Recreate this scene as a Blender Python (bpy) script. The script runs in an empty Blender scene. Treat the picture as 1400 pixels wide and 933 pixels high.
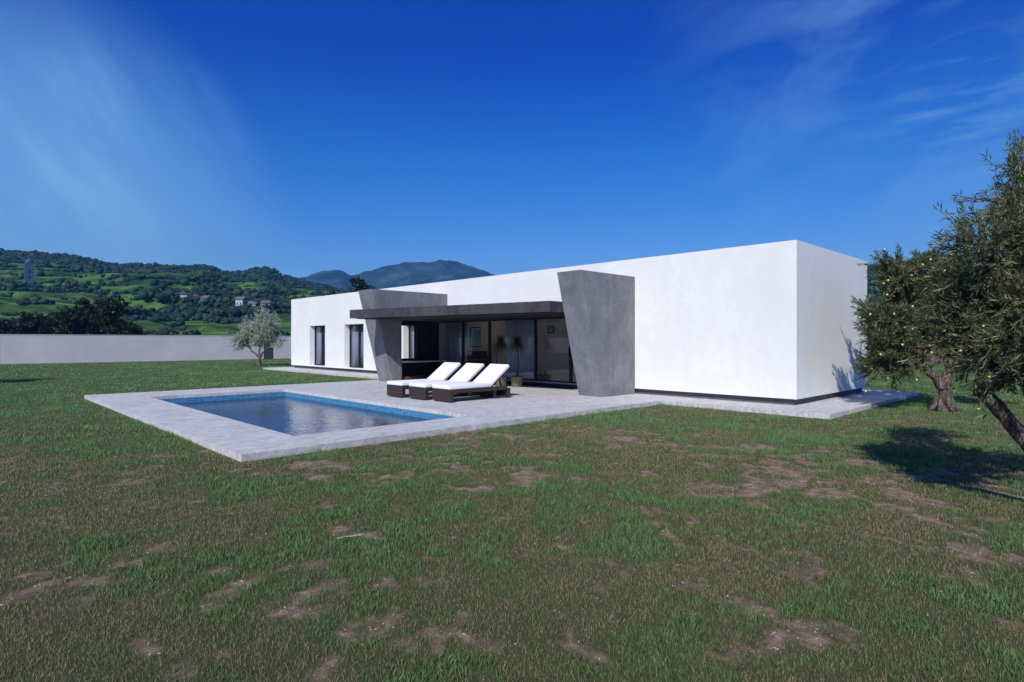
import bpy, math, random
import numpy as np
from mathutils import Vector, Matrix
R = math.radians
rng = np.random.default_rng(7)
random.seed(7)
S = bpy.context.scene
COL = S.collection

# ------------------------------------------------------------------ helpers
def link(o, parent=None):
    COL.objects.link(o)
    if parent is not None:
        o.parent = parent
    return o

def tag(o, label=None, cat=None, group=None, kind=None):
    if label: o['label'] = label
    if cat: o['category'] = cat
    if group: o['group'] = group
    if kind: o['kind'] = kind
    return o

def empty(name, loc=(0, 0, 0), rz=0.0):
    o = bpy.data.objects.new(name, None)
    o.location = loc
    o.rotation_euler = (0, 0, rz)
    o.empty_display_size = 0.2
    return link(o)

def copy_tree(o, parent=None):
    c = o.copy()
    COL.objects.link(c)
    if parent is not None:
        c.parent = parent
    for ch in list(o.children):
        copy_tree(ch, c)
    return c

class MB:
    """collects polygons; build() links them as one mesh object"""
    def __init__(s):
        s.v = []; s.f = []
    def add(s, vs, fs):
        k = len(s.v)
        s.v += [tuple(p) for p in vs]
        s.f += [tuple(i + k for i in f) for f in fs]
        return s
    def box(s, x0, x1, y0, y1, z0, z1):
        v = [(x0, y0, z0), (x1, y0, z0), (x1, y1, z0), (x0, y1, z0), (x0, y0, z1), (x1, y0, z1), (x1, y1, z1), (x0, y1, z1)]
        return s.hexa(v)
    def hexa(s, v):
        return s.add(v, [(3, 2, 1, 0), (4, 5, 6, 7), (0, 1, 5, 4), (1, 2, 6, 5), (2, 3, 7, 6), (3, 0, 4, 7)])
    def rbox(s, x0, x1, y0, y1, z0, z1, r=.02, seg=3):
        """box with rounded vertical and horizontal edges (simple: rounded profile rings)"""
        rings = []
        prof = [(r - r * math.cos(a), r - r * math.sin(a)) for a in [i * math.pi / 2 / seg for i in range(seg + 1)]]
        zs = [(z0 + b, a) for a, b in [(r - r * math.sin(t), r - r * math.cos(t)) for t in [i * math.pi / 2 / seg for i in range(seg + 1)]]]
        zs += [(z1 - (z - z0), ins) for z, ins in reversed(zs)]
        vs = []; n = 0
        for z, ins in zs:
            ring = []
            for cx, cy, a0 in ((x1 - r, y1 - r, 0), (x0 + r, y1 - r, 90), (x0 + r, y0 + r, 180), (x1 - r, y0 + r, 270)):
                for k in range(seg + 1):
                    a = R(a0 + 90 * k / seg)
                    rr = r - ins
                    ring.append((cx + rr * math.cos(a), cy + rr * math.sin(a), z))
            n = len(ring); rings.append(ring); vs += ring
        fs = []
        for i in range(len(rings) - 1):
            for j in range(n):
                a = i * n + j; b = i * n + (j + 1) % n
                fs.append((a, b, b + n, a + n))
        fs.append(tuple(range(n - 1, -1, -1)))
        fs.append(tuple(range((len(rings) - 1) * n, len(rings) * n)))
        return s.add(vs, fs)
    def lathe(s, prof, cx=0, cy=0, n=24):
        vs = []; fs = []
        for r, z in prof:
            for k in range(n):
                a = 2 * math.pi * k / n
                vs.append((cx + r * math.cos(a), cy + r * math.sin(a), z))
        for i in range(len(prof) - 1):
            for k in range(n):
                a = i * n + k; b = i * n + (k + 1) % n
                fs.append((a, b, b + n, a + n))
        fs.append(tuple(range(n - 1, -1, -1)))
        fs.append(tuple(range((len(prof) - 1) * n, len(prof) * n)))
        return s.add(vs, fs)
    def tube(s, pts, rad, n=7):
        pts = [Vector(p) for p in pts]
        vs = []; fs = []
        up = Vector((0.13, 0.21, 1)).normalized()
        for i, p in enumerate(pts):
            d = (pts[min(i + 1, len(pts) - 1)] - pts[max(i - 1, 0)]).normalized()
            a = d.cross(up)
            if a.length < 1e-3: a = d.cross(Vector((1, 0, 0)))
            a.normalize(); b = d.cross(a).normalized()
            for k in range(n):
                t = 2 * math.pi * k / n
                vs.append(p + (a * math.cos(t) + b * math.sin(t)) * rad[i])
        for i in range(len(pts) - 1):
            for k in range(n):
                q = i * n + k; w = i * n + (k + 1) % n
                fs.append((q, w, w + n, q + n))
        fs.append(tuple(range(n - 1, -1, -1)))
        fs.append(tuple(range((len(pts) - 1) * n, len(pts) * n)))
        return s.add(vs, fs)
    def panel(s, axis, p0, p1, u0, u1, z0, z1, holes=()):
        """wall slab: axis 'x' -> spans y(u) and z, thickness x p0..p1; axis 'y' -> spans x(u), thickness y."""
        us = sorted({u0, u1, *[h[0] for h in holes], *[h[1] for h in holes]})
        zs = sorted({z0, z1, *[h[2] for h in holes], *[h[3] for h in holes]})
        def solid(i, j):
            if i < 0 or j < 0 or i >= len(us) - 1 or j >= len(zs) - 1: return False
            cu = (us[i] + us[i + 1]) / 2; cz = (zs[j] + zs[j + 1]) / 2
            return not any(h[0] < cu < h[1] and h[2] < cz < h[3] for h in holes)
        def P(p, u, z): return (p, u, z) if axis == 'x' else (u, p, z)
        def quad(a, b, c, d, flip):
            k = len(s.v); s.v += [a, b, c, d]
            s.f.append((k, k + 1, k + 2, k + 3) if not flip else (k + 3, k + 2, k + 1, k))
        fx = axis == 'x'
        for i in range(len(us) - 1):
            for j in range(len(zs) - 1):
                if not solid(i, j): continue
                a, b, c, d = us[i], us[i + 1], zs[j], zs[j + 1]
                quad(P(p0, a, c), P(p0, b, c), P(p0, b, d), P(p0, a, d), fx)
                quad(P(p1, a, c), P(p1, b, c), P(p1, b, d), P(p1, a, d), not fx)
                if not solid(i - 1, j): quad(P(p0, a, c), P(p1, a, c), P(p1, a, d), P(p0, a, d), not fx)
                if not solid(i + 1, j): quad(P(p0, b, c), P(p1, b, c), P(p1, b, d), P(p0, b, d), fx)
                if not solid(i, j - 1): quad(P(p0, a, c), P(p0, b, c), P(p1, b, c), P(p1, a, c), fx)
                if not solid(i, j + 1): quad(P(p0, a, d), P(p0, b, d), P(p1, b, d), P(p1, a, d), not fx)
        return s
    def build(s, name, mat, parent=None, smooth=False, bevel=0, merge=False):
        me = bpy.data.meshes.new(name)
        me.from_pydata([tuple(p) for p in s.v], [], s.f)
        if mat: me.materials.append(mat)
        if smooth:
            me.polygons.foreach_set('use_smooth', [True] * len(me.polygons))
        o = link(bpy.data.objects.new(name, me), parent)
        if bevel:
            m = o.modifiers.new('bevel', 'BEVEL'); m.width = bevel; m.segments = 2; m.limit_method = 'ANGLE'
        return o

def np_mesh(name, verts, faces, mat, parent=None, attrs=None, smooth=False):
    """verts (n,3), faces (m,k) uniform k"""
    me = bpy.data.meshes.new(name)
    n, m, k = len(verts), len(faces), faces.shape[1]
    me.vertices.add(n); me.vertices.foreach_set('co', np.ascontiguousarray(verts, dtype=np.float32).ravel())
    me.loops.add(m * k); me.loops.foreach_set('vertex_index', np.ascontiguousarray(faces, dtype=np.int32).ravel())
    me.polygons.add(m)
    me.polygons.foreach_set('loop_start', np.arange(0, m * k, k, dtype=np.int32))
    me.polygons.foreach_set('loop_total', np.full(m, k, dtype=np.int32))
    if smooth: me.polygons.foreach_set('use_smooth', np.ones(m, dtype=bool))
    me.update(calc_edges=True)
    for an, av in (attrs or {}).items():
        a = me.attributes.new(an, 'FLOAT', 'POINT')
        a.data.foreach_set('value', np.ascontiguousarray(av, dtype=np.float32))
    me.materials.append(mat)
    return link(bpy.data.objects.new(name, me), parent)

# ------------------------------------------------------------------ numpy value noise
_tab = np.random.default_rng(3).random((256, 256))
def vnoise(x, y):
    xi = np.floor(x).astype(int); yi = np.floor(y).astype(int)
    fx = x - xi; fy = y - yi
    fx = fx * fx * (3 - 2 * fx); fy = fy * fy * (3 - 2 * fy)
    a = _tab[xi & 255, yi & 255]; b = _tab[(xi + 1) & 255, yi & 255]
    c = _tab[xi & 255, (yi + 1) & 255]; d = _tab[(xi + 1) & 255, (yi + 1) & 255]
    return (a * (1 - fx) + b * fx) * (1 - fy) + (c * (1 - fx) + d * fx) * fy
def fbm(x, y, o=4, s=1.0):
    r = 0; w = 0; a = 1.0
    for i in range(o):
        r = r + a * vnoise(x * s + 17.3 * i, y * s + 9.1 * i); w += a; a *= .5; s *= 2.03
    return r / w
def sstep(a, b, x):
    t = np.clip((x - a) / (b - a), 0, 1); return t * t * (3 - 2 * t)

# ------------------------------------------------------------------ materials
class NT:
    def __init__(s, name):
        s.m = bpy.data.materials.new(name); s.m.use_nodes = True
        s.t = s.m.node_tree; s.t.nodes.clear()
        s.out = s.t.nodes.new('ShaderNodeOutputMaterial')
    def n(s, typ, **kw):
        nd = s.t.nodes.new('ShaderNode' + typ)
        for k, v in kw.items():
            if k.startswith('_'): setattr(nd, k[1:], v)
            else:
                key = int(k[1:]) if k[0] == 'i' and k[1:].isdigit() else k.replace('_', ' ')
                if isinstance(v, bpy.types.NodeSocket): s.t.links.new(v, nd.inputs[key])
                else: nd.inputs[key].default_value = v
        return nd
    def coord(s, which='Object', scale=(1, 1, 1), rot=(0, 0, 0)):
        tc = s.n('TexCoord')
        mp = s.n('Mapping', Scale=scale, Rotation=rot, Vector=tc.outputs[which])
        return mp.outputs[0]
    def noise(s, vec, scale=1, detail=5, rough=.55, dist=0):
        return s.n('TexNoise', Vector=vec, Scale=float(scale), Detail=float(detail), Roughness=rough, Distortion=float(dist)).outputs['Fac']
    def ramp(s, fac, stops, interp='LINEAR'):
        r = s.n('ValToRGB', Fac=fac); e = r.color_ramp; e.interpolation = interp
        while len(e.elements) < len(stops): e.elements.new(.5)
        for el, (p, c) in zip(e.elements, stops):
            el.position = p; el.color = (*c, 1) if len(c) == 3 else c
        return r.outputs['Color']
    def mix(s, fac, a, b, blend='MIX'):
        m = s.t.nodes.new('ShaderNodeMix'); m.data_type = 'RGBA'; m.blend_type = blend
        for idx, v in ((0, fac), (6, a), (7, b)):
            if isinstance(v, bpy.types.NodeSocket): s.t.links.new(v, m.inputs[idx])
            else: m.inputs[idx].default_value = v if idx == 0 else ((*v, 1) if len(v) == 3 else v)
        return m.outputs[2]
    def math(s, op, a, b=0.0, clamp=False):
        m = s.t.nodes.new('ShaderNodeMath'); m.operation = op; m.use_clamp = clamp
        for i, v in enumerate((a, b)):
            if isinstance(v, bpy.types.NodeSocket): s.t.links.new(v, m.inputs[i])
            else: m.inputs[i].default_value = v
        return m.outputs[0]
    def attr(s, name):
        return s.n('Attribute', _attribute_name=name).outputs['Fac']
    def bump(s, h, strength=.3, dist=.02):
        return s.n('Bump', Height=h, Strength=strength, Distance=dist).outputs[0]
    def done(s, col, rough=.7, bump=None, spec=.5, metal=0, **kw):
        b = s.n('BsdfPrincipled')
        if isinstance(col, bpy.types.NodeSocket): s.t.links.new(col, b.inputs['Base Color'])
        else: b.inputs['Base Color'].default_value = (*col, 1)
        if isinstance(rough, bpy.types.NodeSocket): s.t.links.new(rough, b.inputs['Roughness'])
        else: b.inputs['Roughness'].default_value = rough
        b.inputs['Specular IOR Level'].default_value = spec
        b.inputs['Metallic'].default_value = metal
        if bump is not None: s.t.links.new(bump, b.inputs['Normal'])
        s.t.links.new(b.outputs[0], s.out.inputs[0])
        s.b = b
        return s.m

M = {}
def stucco(name, base, var, bs=.25):
    t = NT(name); v = t.coord()
    a = t.noise(t.coord(scale=(1, 1, .8)), .8, 7, .62, .5); a2 = t.noise(v, 4.5, 6, .65, .4); f = t.noise(v, 55, 4)
    lo = tuple(c * (1 - var) for c in base)
    c = t.ramp(a, [(.34, lo), (.62, base)])
    c = t.mix(t.ramp(a2, [(.42, (0, 0, 0)), (.7, (1, 1, 1))]), c, tuple(x * (1 - var * .9) for x in base))
    streak = t.noise(t.coord(scale=(1, 1, .08)), 1.7, 5, .6)
    c = t.mix(t.math('MULTIPLY', t.ramp(streak, [(.52, (0, 0, 0)), (.75, (1, 1, 1))]), var * 1.6), c, tuple(x * .75 for x in base))
    sp = t.n('SeparateXYZ', Vector=t.n('TexCoord').outputs['Object'])
    j = t.math('SUBTRACT', 1.0, t.math('MULTIPLY', t.math('ABSOLUTE', t.math('SUBTRACT', sp.outputs[2], 2.05)), 90.0), True)
    c = t.mix(t.math('MULTIPLY', j, .22), c, tuple(x * .72 for x in base))
    return t.done(c, .85, t.bump(t.math('ADD', f, t.math('MULTIPLY', a2, .7)), bs, .006), .3)
M['white'] = stucco('white_render', (.88, .87, .855), .09)
M['inner'] = stucco('interior_paint', (.6, .59, .58), .03)
def concrete(name, lo, hi):
    t = NT(name)
    a = t.noise(t.coord(scale=(1, 1, .55)), 1.6, 8, .62, .6)
    b = t.noise(t.coord(scale=(1, 1, .1)), 5, 4, .6)
    a3 = t.noise(t.coord(), 7, 6, .65, .5)
    c = t.ramp(t.math('ADD', t.math('MULTIPLY', a, .55), t.math('ADD', t.math('MULTIPLY', b, .15), t.math('MULTIPLY', a3, .3))), [(.4, lo), (.52, tuple((x + y) / 2 for x, y in zip(lo, hi))), (.62, hi)])
    f = t.noise(t.coord(), 45, 4)
    return t.done(c, .75, t.bump(f, .35, .004), .35)
M['concrete'] = concrete('grey_concrete', (.155, .157, .172), (.265, .266, .285))
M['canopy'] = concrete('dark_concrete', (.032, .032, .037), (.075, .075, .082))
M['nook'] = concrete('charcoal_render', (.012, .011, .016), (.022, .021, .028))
t = NT('plinth_paint'); M['plinth'] = t.done(t.ramp(t.noise(t.coord(), 4), [(.3, (.07, .07, .085)), (.7, (.11, .11, .13))]), .8)
# stone paving with fine streaks
t = NT('travertine_paving')
a = t.noise(t.coord(scale=(.6, 7, 1)), 2.2, 8, .65, .5); b = t.noise(t.coord(), .8, 5, .6); f = t.noise(t.coord(scale=(1, 5, 1)), 22, 5, .7)
c = t.ramp(a, [(.34, (.39, .38, .375)), (.5, (.6, .59, .575)), (.64, (.8, .785, .765))])
c = t.mix(.4, c, t.ramp(b, [(.36, (.37, .365, .36)), (.6, (.72, .71, .69))]))
m7 = t.noise(t.coord(scale=(.8, 1.6, 1)), 5, 7, .7, 1.2)
c = t.mix(.5, c, t.ramp(m7, [(.4, (.3, .295, .29)), (.58, (.8, .785, .765))]))
c = t.mix(.3, c, t.ramp(f, [(.35, (.25, .25, .27)), (.6, (.64, .64, .64))]))
M['paving'] = t.done(c, .8, t.bump(f, .4, .004), .25)
# mosaic
def mosaic(name, wall, ca, cb):
    t = NT(name)
    if wall:
        sp = t.n('SeparateXYZ', Vector=t.n('TexCoord').outputs['Object'])
        v = t.n('CombineXYZ', X=t.math('ADD', sp.outputs[0], sp.outputs[1]), Y=sp.outputs[2]).outputs[0]
    else: v = t.coord()
    br = t.n('TexBrick', _offset=0.0, Vector=v, Color1=ca, Color2=cb, Mortar=(.16, .32, .46, 1), Scale=1.0, Mortar_Size=.003, Bias=-.1, Brick_Width=.05, Row_Height=.05)
    return t.done(br.outputs['Color'], .3)
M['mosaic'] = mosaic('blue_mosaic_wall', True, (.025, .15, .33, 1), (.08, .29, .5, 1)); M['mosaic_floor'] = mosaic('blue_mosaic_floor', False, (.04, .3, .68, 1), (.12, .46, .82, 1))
# water: tinted see-through body with Fresnel reflection and ripples
t = NT('pool_water')
w1 = t.noise(t.coord(scale=(1, 1, 1), rot=(0, 0, R(20))), 4.5, 3, .5, .6); w2 = t.noise(t.coord(scale=(1.4, 1, 1), rot=(0, 0, R(-30))), 13, 3, .55, .3)
nb = t.bump(t.math('ADD', w1, t.math('MULTIPLY', w2, .35)), 1.0, .012)
gl = t.n('BsdfGlossy', Color=(1, 1, 1, 1), Roughness=.0, Normal=nb); tr = t.n('BsdfTransparent', Color=(.5, .86, 1.0, 1))
mx = t.n('MixShader', i0=t.n('Fresnel', IOR=1.42, Normal=nb).outputs[0], i1=tr.outputs[0], i2=gl.outputs[0])
t.t.links.new(mx.outputs[0], t.out.inputs[0]); M['water'] = t.m
# glass
t = NT('window_glass')
gl = t.n('BsdfGlossy', Color=(.9, .93, 1, 1), Roughness=.0); tr = t.n('BsdfTransparent', Color=(.84, .85, .9, 1))
ge = t.n('NewGeometry'); cs = t.math('ABSOLUTE', t.n('VectorMath', _operation='DOT_PRODUCT', i0=ge.outputs['Normal'], i1=ge.outputs['Incoming']).outputs['Value'])
fac = t.math('ADD', t.math('MULTIPLY', t.math('POWER', t.math('SUBTRACT', 1.0, cs), 4.0), .9), .045, True)
mx = t.n('MixShader', i0=fac, i1=tr.outputs[0], i2=gl.outputs[0])
t.t.links.new(mx.outputs[0], t.out.inputs[0]); M['glass'] = t.m
t = NT('dark_aluminium'); M['alu'] = t.done((.013, .012, .018), .5, None, .25)
t = NT('pale_sill'); M['sill'] = t.done(t.ramp(t.noise(t.coord(), 6), [(.3, (.3, .3, .32)), (.7, (.4, .4, .42))]), .6)
# wicker
t = NT('dark_wicker')
sp = t.n('SeparateXYZ', Vector=t.n('TexCoord').outputs['Object'])
v = t.n('CombineXYZ', X=t.math('ADD', sp.outputs[0], sp.outputs[1]), Y=sp.outputs[2]).outputs[0]
br = t.n('TexBrick', Vector=v, Color1=(.045, .026, .022, 1), Color2=(.075, .045, .038, 1), Mortar=(.008, .005, .005, 1), Scale=1.0, Mortar_Size=.004, Brick_Width=.07, Row_Height=.022)
M['wicker'] = t.done(br.outputs['Color'], .55, t.bump(br.outputs['Fac'], -.6, .004))
t = NT('white_cushion_fabric'); f = t.noise(t.coord(), 3, 4)
M['cushion'] = t.done((.86, .86, .86), .9, t.bump(f, .25, .03), .2)
t = NT('bark'); a = t.noise(t.coord(scale=(1, 1, .22)), 22, 8, .7, .8)
M['bark'] = t.done(t.ramp(a, [(.36, (.035, .025, .022)), (.5, (.12, .088, .078)), (.66, (.32, .25, .225))]), .95, t.bump(a, 1, .03), .2)
def leafmat(name, stops, transl=.3, rough=.5):
    t = NT(name)
    c = t.ramp(t.attr('rnd'), stops)
    b = t.n('BsdfPrincipled', Base_Color=c, Roughness=rough); b.inputs['Specular IOR Level'].default_value = .35
    tl = t.n('BsdfTranslucent', Color=c)
    mx = t.n('MixShader', i0=transl, i1=b.outputs[0], i2=tl.outputs[0])
    t.t.links.new(mx.outputs[0], t.out.inputs[0]); return t.m
M['olive'] = leafmat('olive_leaves', [(0, (.08, .062, .026)), (.35, (.09, .13, .055)), (.7, (.19, .21, .09)), (1, (.44, .46, .31))], .25)
M['pale_olive'] = leafmat('pale_olive_leaves', [(0, (.42, .46, .33)), (.5, (.62, .66, .52)), (1, (.76, .8, .68))], .5)
M['dark_leaf'] = leafmat('dark_leaves', [(0, (.012, .024, .012)), (.6, (.03, .055, .025)), (1, (.07, .11, .05))], .2)
M['palm_leaf'] = leafmat('palm_leaves', [(0, (.05, .06, .02)), (1, (.16, .18, .06))], .3)
M['scrub'] = leafmat('scrub_leaves', [(0, (.005, .02, .018)), (.6, (.012, .04, .026)), (1, (.035, .09, .03))], .1, .9)
M['grass'] = leafmat('grass_blades', [(0, (.46, .33, .2)), (.2, (.34, .27, .145)), (.38, (.21, .24, .095)), (.75, (.105, .225, .07)), (1, (.21, .36, .14))], .3, .6)
t = NT('green_olive_skin'); M['fruit'] = t.done((.55, .62, .2), .35)
# ground
t = NT('lawn_soil')
d = t.attr('dirt'); far = t.attr('far')
n1 = t.noise(t.coord(), 9, 8, .7, .5); n2 = t.noise(t.coord(), 60, 5, .7); n3 = t.noise(t.coord(), .6, 4, .6); n4 = t.noise(t.coord(), 170, 3, .7)
soil = t.ramp(n1, [(.3, (.15, .1, .062)), (.5, (.29, .195, .12)), (.7, (.52, .38, .26))])
soil = t.mix(t.ramp(n2, [(.5, (0, 0, 0)), (.68, (.8, .8, .8))]), soil, (.48, .42, .38))
turf = t.ramp(n2, [(.3, (.055, .065, .025)), (.55, (.105, .115, .048)), (.75, (.21, .18, .1))])
turf = t.mix(t.ramp(n3, [(.35, (0, 0, 0)), (.65, (.55, .55, .55))]), turf, (.12, .11, .065))
turf = t.mix(t.math('MULTIPLY', far, t.ramp(t.noise(t.coord(), 1.1, 6, .7), [(.35, (.35, .35, .35)), (.65, (.95, .95, .95))]), True), turf, (.07, .125, .042))
k = t.math('ADD', d, t.math('MULTIPLY', t.math('SUBTRACT', n1, .5), .9), True)
c = t.mix(t.ramp(k, [(.25, (0, 0, 0)), (.95, (1, 1, 1))]), turf, soil)
fld = t.ramp(t.noise(t.coord(), .02, 5, .6), [(.35, (.03, .06, .02)), (.55, (.06, .12, .03)), (.7, (.04, .07, .03))])
c = t.mix(t.attr('field'), c, fld)
M['ground'] = t.done(c, .95, t.bump(t.math('ADD', n2, n4), .8, .02), .1)
t = NT('brown_earth'); n1 = t.noise(t.coord(), .8, 8, .7, .6)
M['earth'] = t.done(t.ramp(n1, [(.3, (.09, .06, .04)), (.6, (.2, .135, .095)), (.75, (.07, .09, .04))]), .95, t.bump(n1, .8, .2), .1)
# hillside with terraced fields
t = NT('terraced_hillside')
hr = R(-76)
sv = t.coord(scale=(.25, 1, 1), rot=(0, 0, R(-(76 - 90))))
a = t.noise(sv, .035, 6, .62, 1.2); b = t.noise(sv, .11, 6, .65, .8); g = t.noise(t.coord(), .35, 5, .7)
c = t.ramp(a, [(.34, (.014, .05, .02)), (.42, (.04, .1, .02)), (.48, (.08, .18, .028)), (.58, (.14, .26, .045)), (.64, (.05, .12, .03)), (.74, (.11, .19, .05))])
c = t.mix(t.ramp(b, [(.33, (1, 1, 1)), (.45, (0, 0, 0))]), c, (.008, .026, .022))
c = t.mix(t.ramp(g, [(.5, (0, 0, 0)), (.7, (.6, .6, .6))]), c, (.02, .05, .025))
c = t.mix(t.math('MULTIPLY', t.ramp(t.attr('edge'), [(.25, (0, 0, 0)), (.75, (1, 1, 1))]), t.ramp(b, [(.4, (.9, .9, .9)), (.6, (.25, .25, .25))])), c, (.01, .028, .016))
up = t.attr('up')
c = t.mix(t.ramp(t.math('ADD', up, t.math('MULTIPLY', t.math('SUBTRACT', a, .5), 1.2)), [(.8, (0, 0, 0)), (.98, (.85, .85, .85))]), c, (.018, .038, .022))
M['hill'] = t.done(c, .95, None, .1)
t = NT('mountain_rock'); a = t.noise(t.coord(scale=(1, 1, 1.5)), .012, 9, .7, .6)
M['mountain'] = t.done(t.ramp(a, [(.38, (.01, .03, .045)), (.52, (.028, .07, .08)), (.66, (.09, .135, .125))]), .95, t.bump(a, .6, 20), .1)
t = NT('boundary_render'); a = t.noise(t.coord(), .5, 6, .6)
M['bwall'] = t.done(t.ramp(a, [(.3, (.52, .5, .505)), (.7, (.62, .595, .6))]), .85)
t = NT('gate_paint'); M['gate'] = t.done((.05, .05, .065), .5)
t = NT('terracotta_pot'); M['pot'] = t.done(t.ramp(t.noise(t.coord(), 12), [(.3, (.17, .14, .09)), (.7, (.25, .21, .14))]), .7)
t = NT('potting_soil'); M['soil'] = t.done((.03, .02, .015), .95)
t = NT('curtain_fabric')
sp = t.n('SeparateXYZ', Vector=t.n('TexCoord').outputs['Object'])
M['curtain'] = t.done((.42, .42, .47), .9)
t = NT('light_curtain_fabric'); M['curtain_light'] = t.done((.5, .53, .62), .9)
t = NT('log_bark'); a = t.noise(t.coord(), 20, 5, .7)
M['log'] = t.done(t.ramp(a, [(.3, (.08, .035, .025)), (.7, (.22, .1, .07))]), .9)
t = NT('worktop_stone'); M['worktop'] = t.done((.5, .5, .54), .4)
t = NT('wood_floor'); M['floor'] = t.done((.2, .18, .17), .4)
t = NT('orange_upholstery'); M['orange'] = t.done((.12, .065, .05), .8)
t = NT('picture_print'); M['print'] = t.done((.5, .5, .55), .6)
t = NT('downlight_and_fill_lens'); e = t.n('Emission', Color=(1, .86, .74, 1), Strength=3.0); t.t.links.new(e.outputs[0], t.out.inputs[0]); M['lamp'] = t.m
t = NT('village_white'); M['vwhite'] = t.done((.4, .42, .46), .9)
t = NT('village_roof'); M['vroof'] = t.done((.12, .12, .13), .9)
t = NT('tower_paint'); M['tower'] = t.done((.03, .075, .16), .7)
t = NT('dark_window'); M['dwin'] = t.done((.02, .02, .03), .3)
t = NT('dry_wood'); M['drywood'] = t.done((.55, .5, .44), .8)
t = NT('rubber_foot'); M['rubber'] = t.done((.01, .01, .01), .6)

# ------------------------------------------------------------------ camera, sky, sun
YAW = 46.0
cam = bpy.data.cameras.new('camera'); co = link(bpy.data.objects.new('camera', cam))
co.location = (0, 0, 1.6); co.rotation_euler = (R(90), 0, R(YAW - 90))
cam.sensor_width = 36; cam.lens = 807 / 1400 * 36; cam.clip_end = 8000; cam.clip_start = .05
S.camera = co
SUN = Vector((1, .53, -.92)).normalized()
elev = math.asin(-SUN.z); az = math.atan2(-SUN.x, -SUN.y)   # compass-like angle from +Y towards +X
sl = bpy.data.lights.new('sun', 'SUN'); sl.energy = 4.5; sl.angle = R(.5); sl.color = (1, .962, .895)
so = link(bpy.data.objects.new('sun', sl)); so.rotation_euler = SUN.to_track_quat('-Z', 'Y').to_euler(); so.location = (-30, -20, 40)

W = bpy.data.worlds.new('World'); S.world = W; W.use_nodes = True
nt = W.node_tree; nt.nodes.clear()
class WT(NT):
    def __init__(s, tree): s.t = tree
w = WT(nt)
out = nt.nodes.new('ShaderNodeOutputWorld')
sky = nt.nodes.new('ShaderNodeTexSky'); sky.sky_type = 'NISHITA'; sky.sun_disc = False
sky.sun_elevation = elev; sky.sun_rotation = az; sky.altitude = 800; sky.air_density = 1.0; sky.dust_density = .3; sky.ozone_density = 3.0
dirv = w.n('TexCoord').outputs['Generated']
hs = w.n('HueSaturation', Hue=.5, Saturation=1.35, Value=1.0, Color=sky.outputs[0]).outputs[0]
gm = w.n('Gamma', Color=hs, Gamma=1.0).outputs[0]
zz = w.n('SeparateXYZ', Vector=dirv).outputs[2]
tint = w.ramp(zz, [(.0, (.78, .96, 1.2)), (.14, (.9, 1.04, 1.28)), (.3, (.42, .86, 1.34)), (.44, (.004, .46, 1.3)), (.56, (.004, .38, 1.2)), (.78, (.5, .72, 1.0))])
skycol = w.mix(1.0, gm, tint, 'MULTIPLY')
skycol = w.mix(1.0, skycol, (1.12, 1.12, 1.18), 'MULTIPLY')
def dirm(px, py, a, b):
    """soft mask around one compass direction of the sky"""
    u = (px - 700) / 807; v = (466.5 - py) / 807; s_, c_ = math.sin(R(YAW)), math.cos(R(YAW))
    d = Vector((c_ + u * s_, s_ - u * c_, v)).normalized()
    dp = w.n('VectorMath', _operation='DOT_PRODUCT', i0=dirv, i1=tuple(d)).outputs['Value']
    mr = w.n('MapRange', _interpolation_type='SMOOTHSTEP', Value=dp, From_Min=math.cos(R(a)), From_Max=math.cos(R(b)), To_Min=0.0, To_Max=1.0)
    return mr.outputs[0]
cv = w.n('Mapping', Vector=dirv, Scale=(1.3, 1.3, .6), Rotation=(R(20), R(-30), 0)).outputs[0]
c1 = w.noise(cv, 2.6, 8, .52, .7); c2 = w.noise(w.n('Mapping', Vector=dirv, Scale=(1, 1, 2.6), Rotation=(R(-12), R(8), 0)).outputs[0], 3.4, 8, .58, .5)
def vdir(px, py):
    u = (px - 700) / 807; v = (466.5 - py) / 807; s_, c_ = math.sin(R(YAW)), math.cos(R(YAW))
    return Vector((c_ + u * s_, s_ - u * c_, v)).normalized()
def streaks(pa, pb, ks, kt, detail=7, dist=.35):
    a_, b_ = vdir(*pa), vdir(*pb); td = (b_ - a_).normalized(); sd = td.cross(a_).normalized()
    ss = w.n('VectorMath', _operation='DOT_PRODUCT', i0=dirv, i1=tuple(sd)).outputs['Value']
    tt = w.n('VectorMath', _operation='DOT_PRODUCT', i0=dirv, i1=tuple(td)).outputs['Value']
    vec = w.n('CombineXYZ', X=w.math('MULTIPLY', ss, ks), Y=w.math('MULTIPLY', tt, kt)).outputs[0]
    return w.noise(vec, 1.0, detail, .58, dist)
st1 = streaks((110, 90), (245, 310), 11, 2.4)
veil = w.ramp(w.math('ADD', w.math('MULTIPLY', c1, .5), w.math('MULTIPLY', st1, .5)), [(.32, (.5,) * 3), (.62, (1,) * 3)])
m1 = w.math('MULTIPLY', dirm(-70, 400, 26, 1), veil)
m1b = w.math('MULTIPLY', dirm(170, 230, 11, 1), w.ramp(st1, [(.46, (0,) * 3), (.76, (.32,) * 3)]))
c3 = streaks((1100, 200), (1400, 120), 9, 4.5, 9, .9)
m2 = w.math('MULTIPLY', dirm(1270, 110, 23, 4), w.ramp(w.math('ADD', w.math('MULTIPLY', c3, .65), w.math('MULTIPLY', c2, .35)), [(.46, (.03,) * 3), (.72, (.8,) * 3)]))
m4 = w.math('MULTIPLY', dirm(1330, 150, 6.5, 1), w.ramp(w.noise(w.n('Mapping', Vector=dirv, Scale=(1, 1, 9)).outputs[0], 6, 6, .6, .3), [(.48, (0,) * 3), (.8, (.42,) * 3)]))
m = w.math('ADD', w.math('ADD', w.math('MULTIPLY', m1, .8), w.math('MULTIPLY', m2, .4)), w.math('ADD', m1b, m4), True)
skycol = w.mix(m, skycol, (3.1, 6.5, 10.8))
bg = w.n('Background', Color=skycol, Strength=.085)
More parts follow.
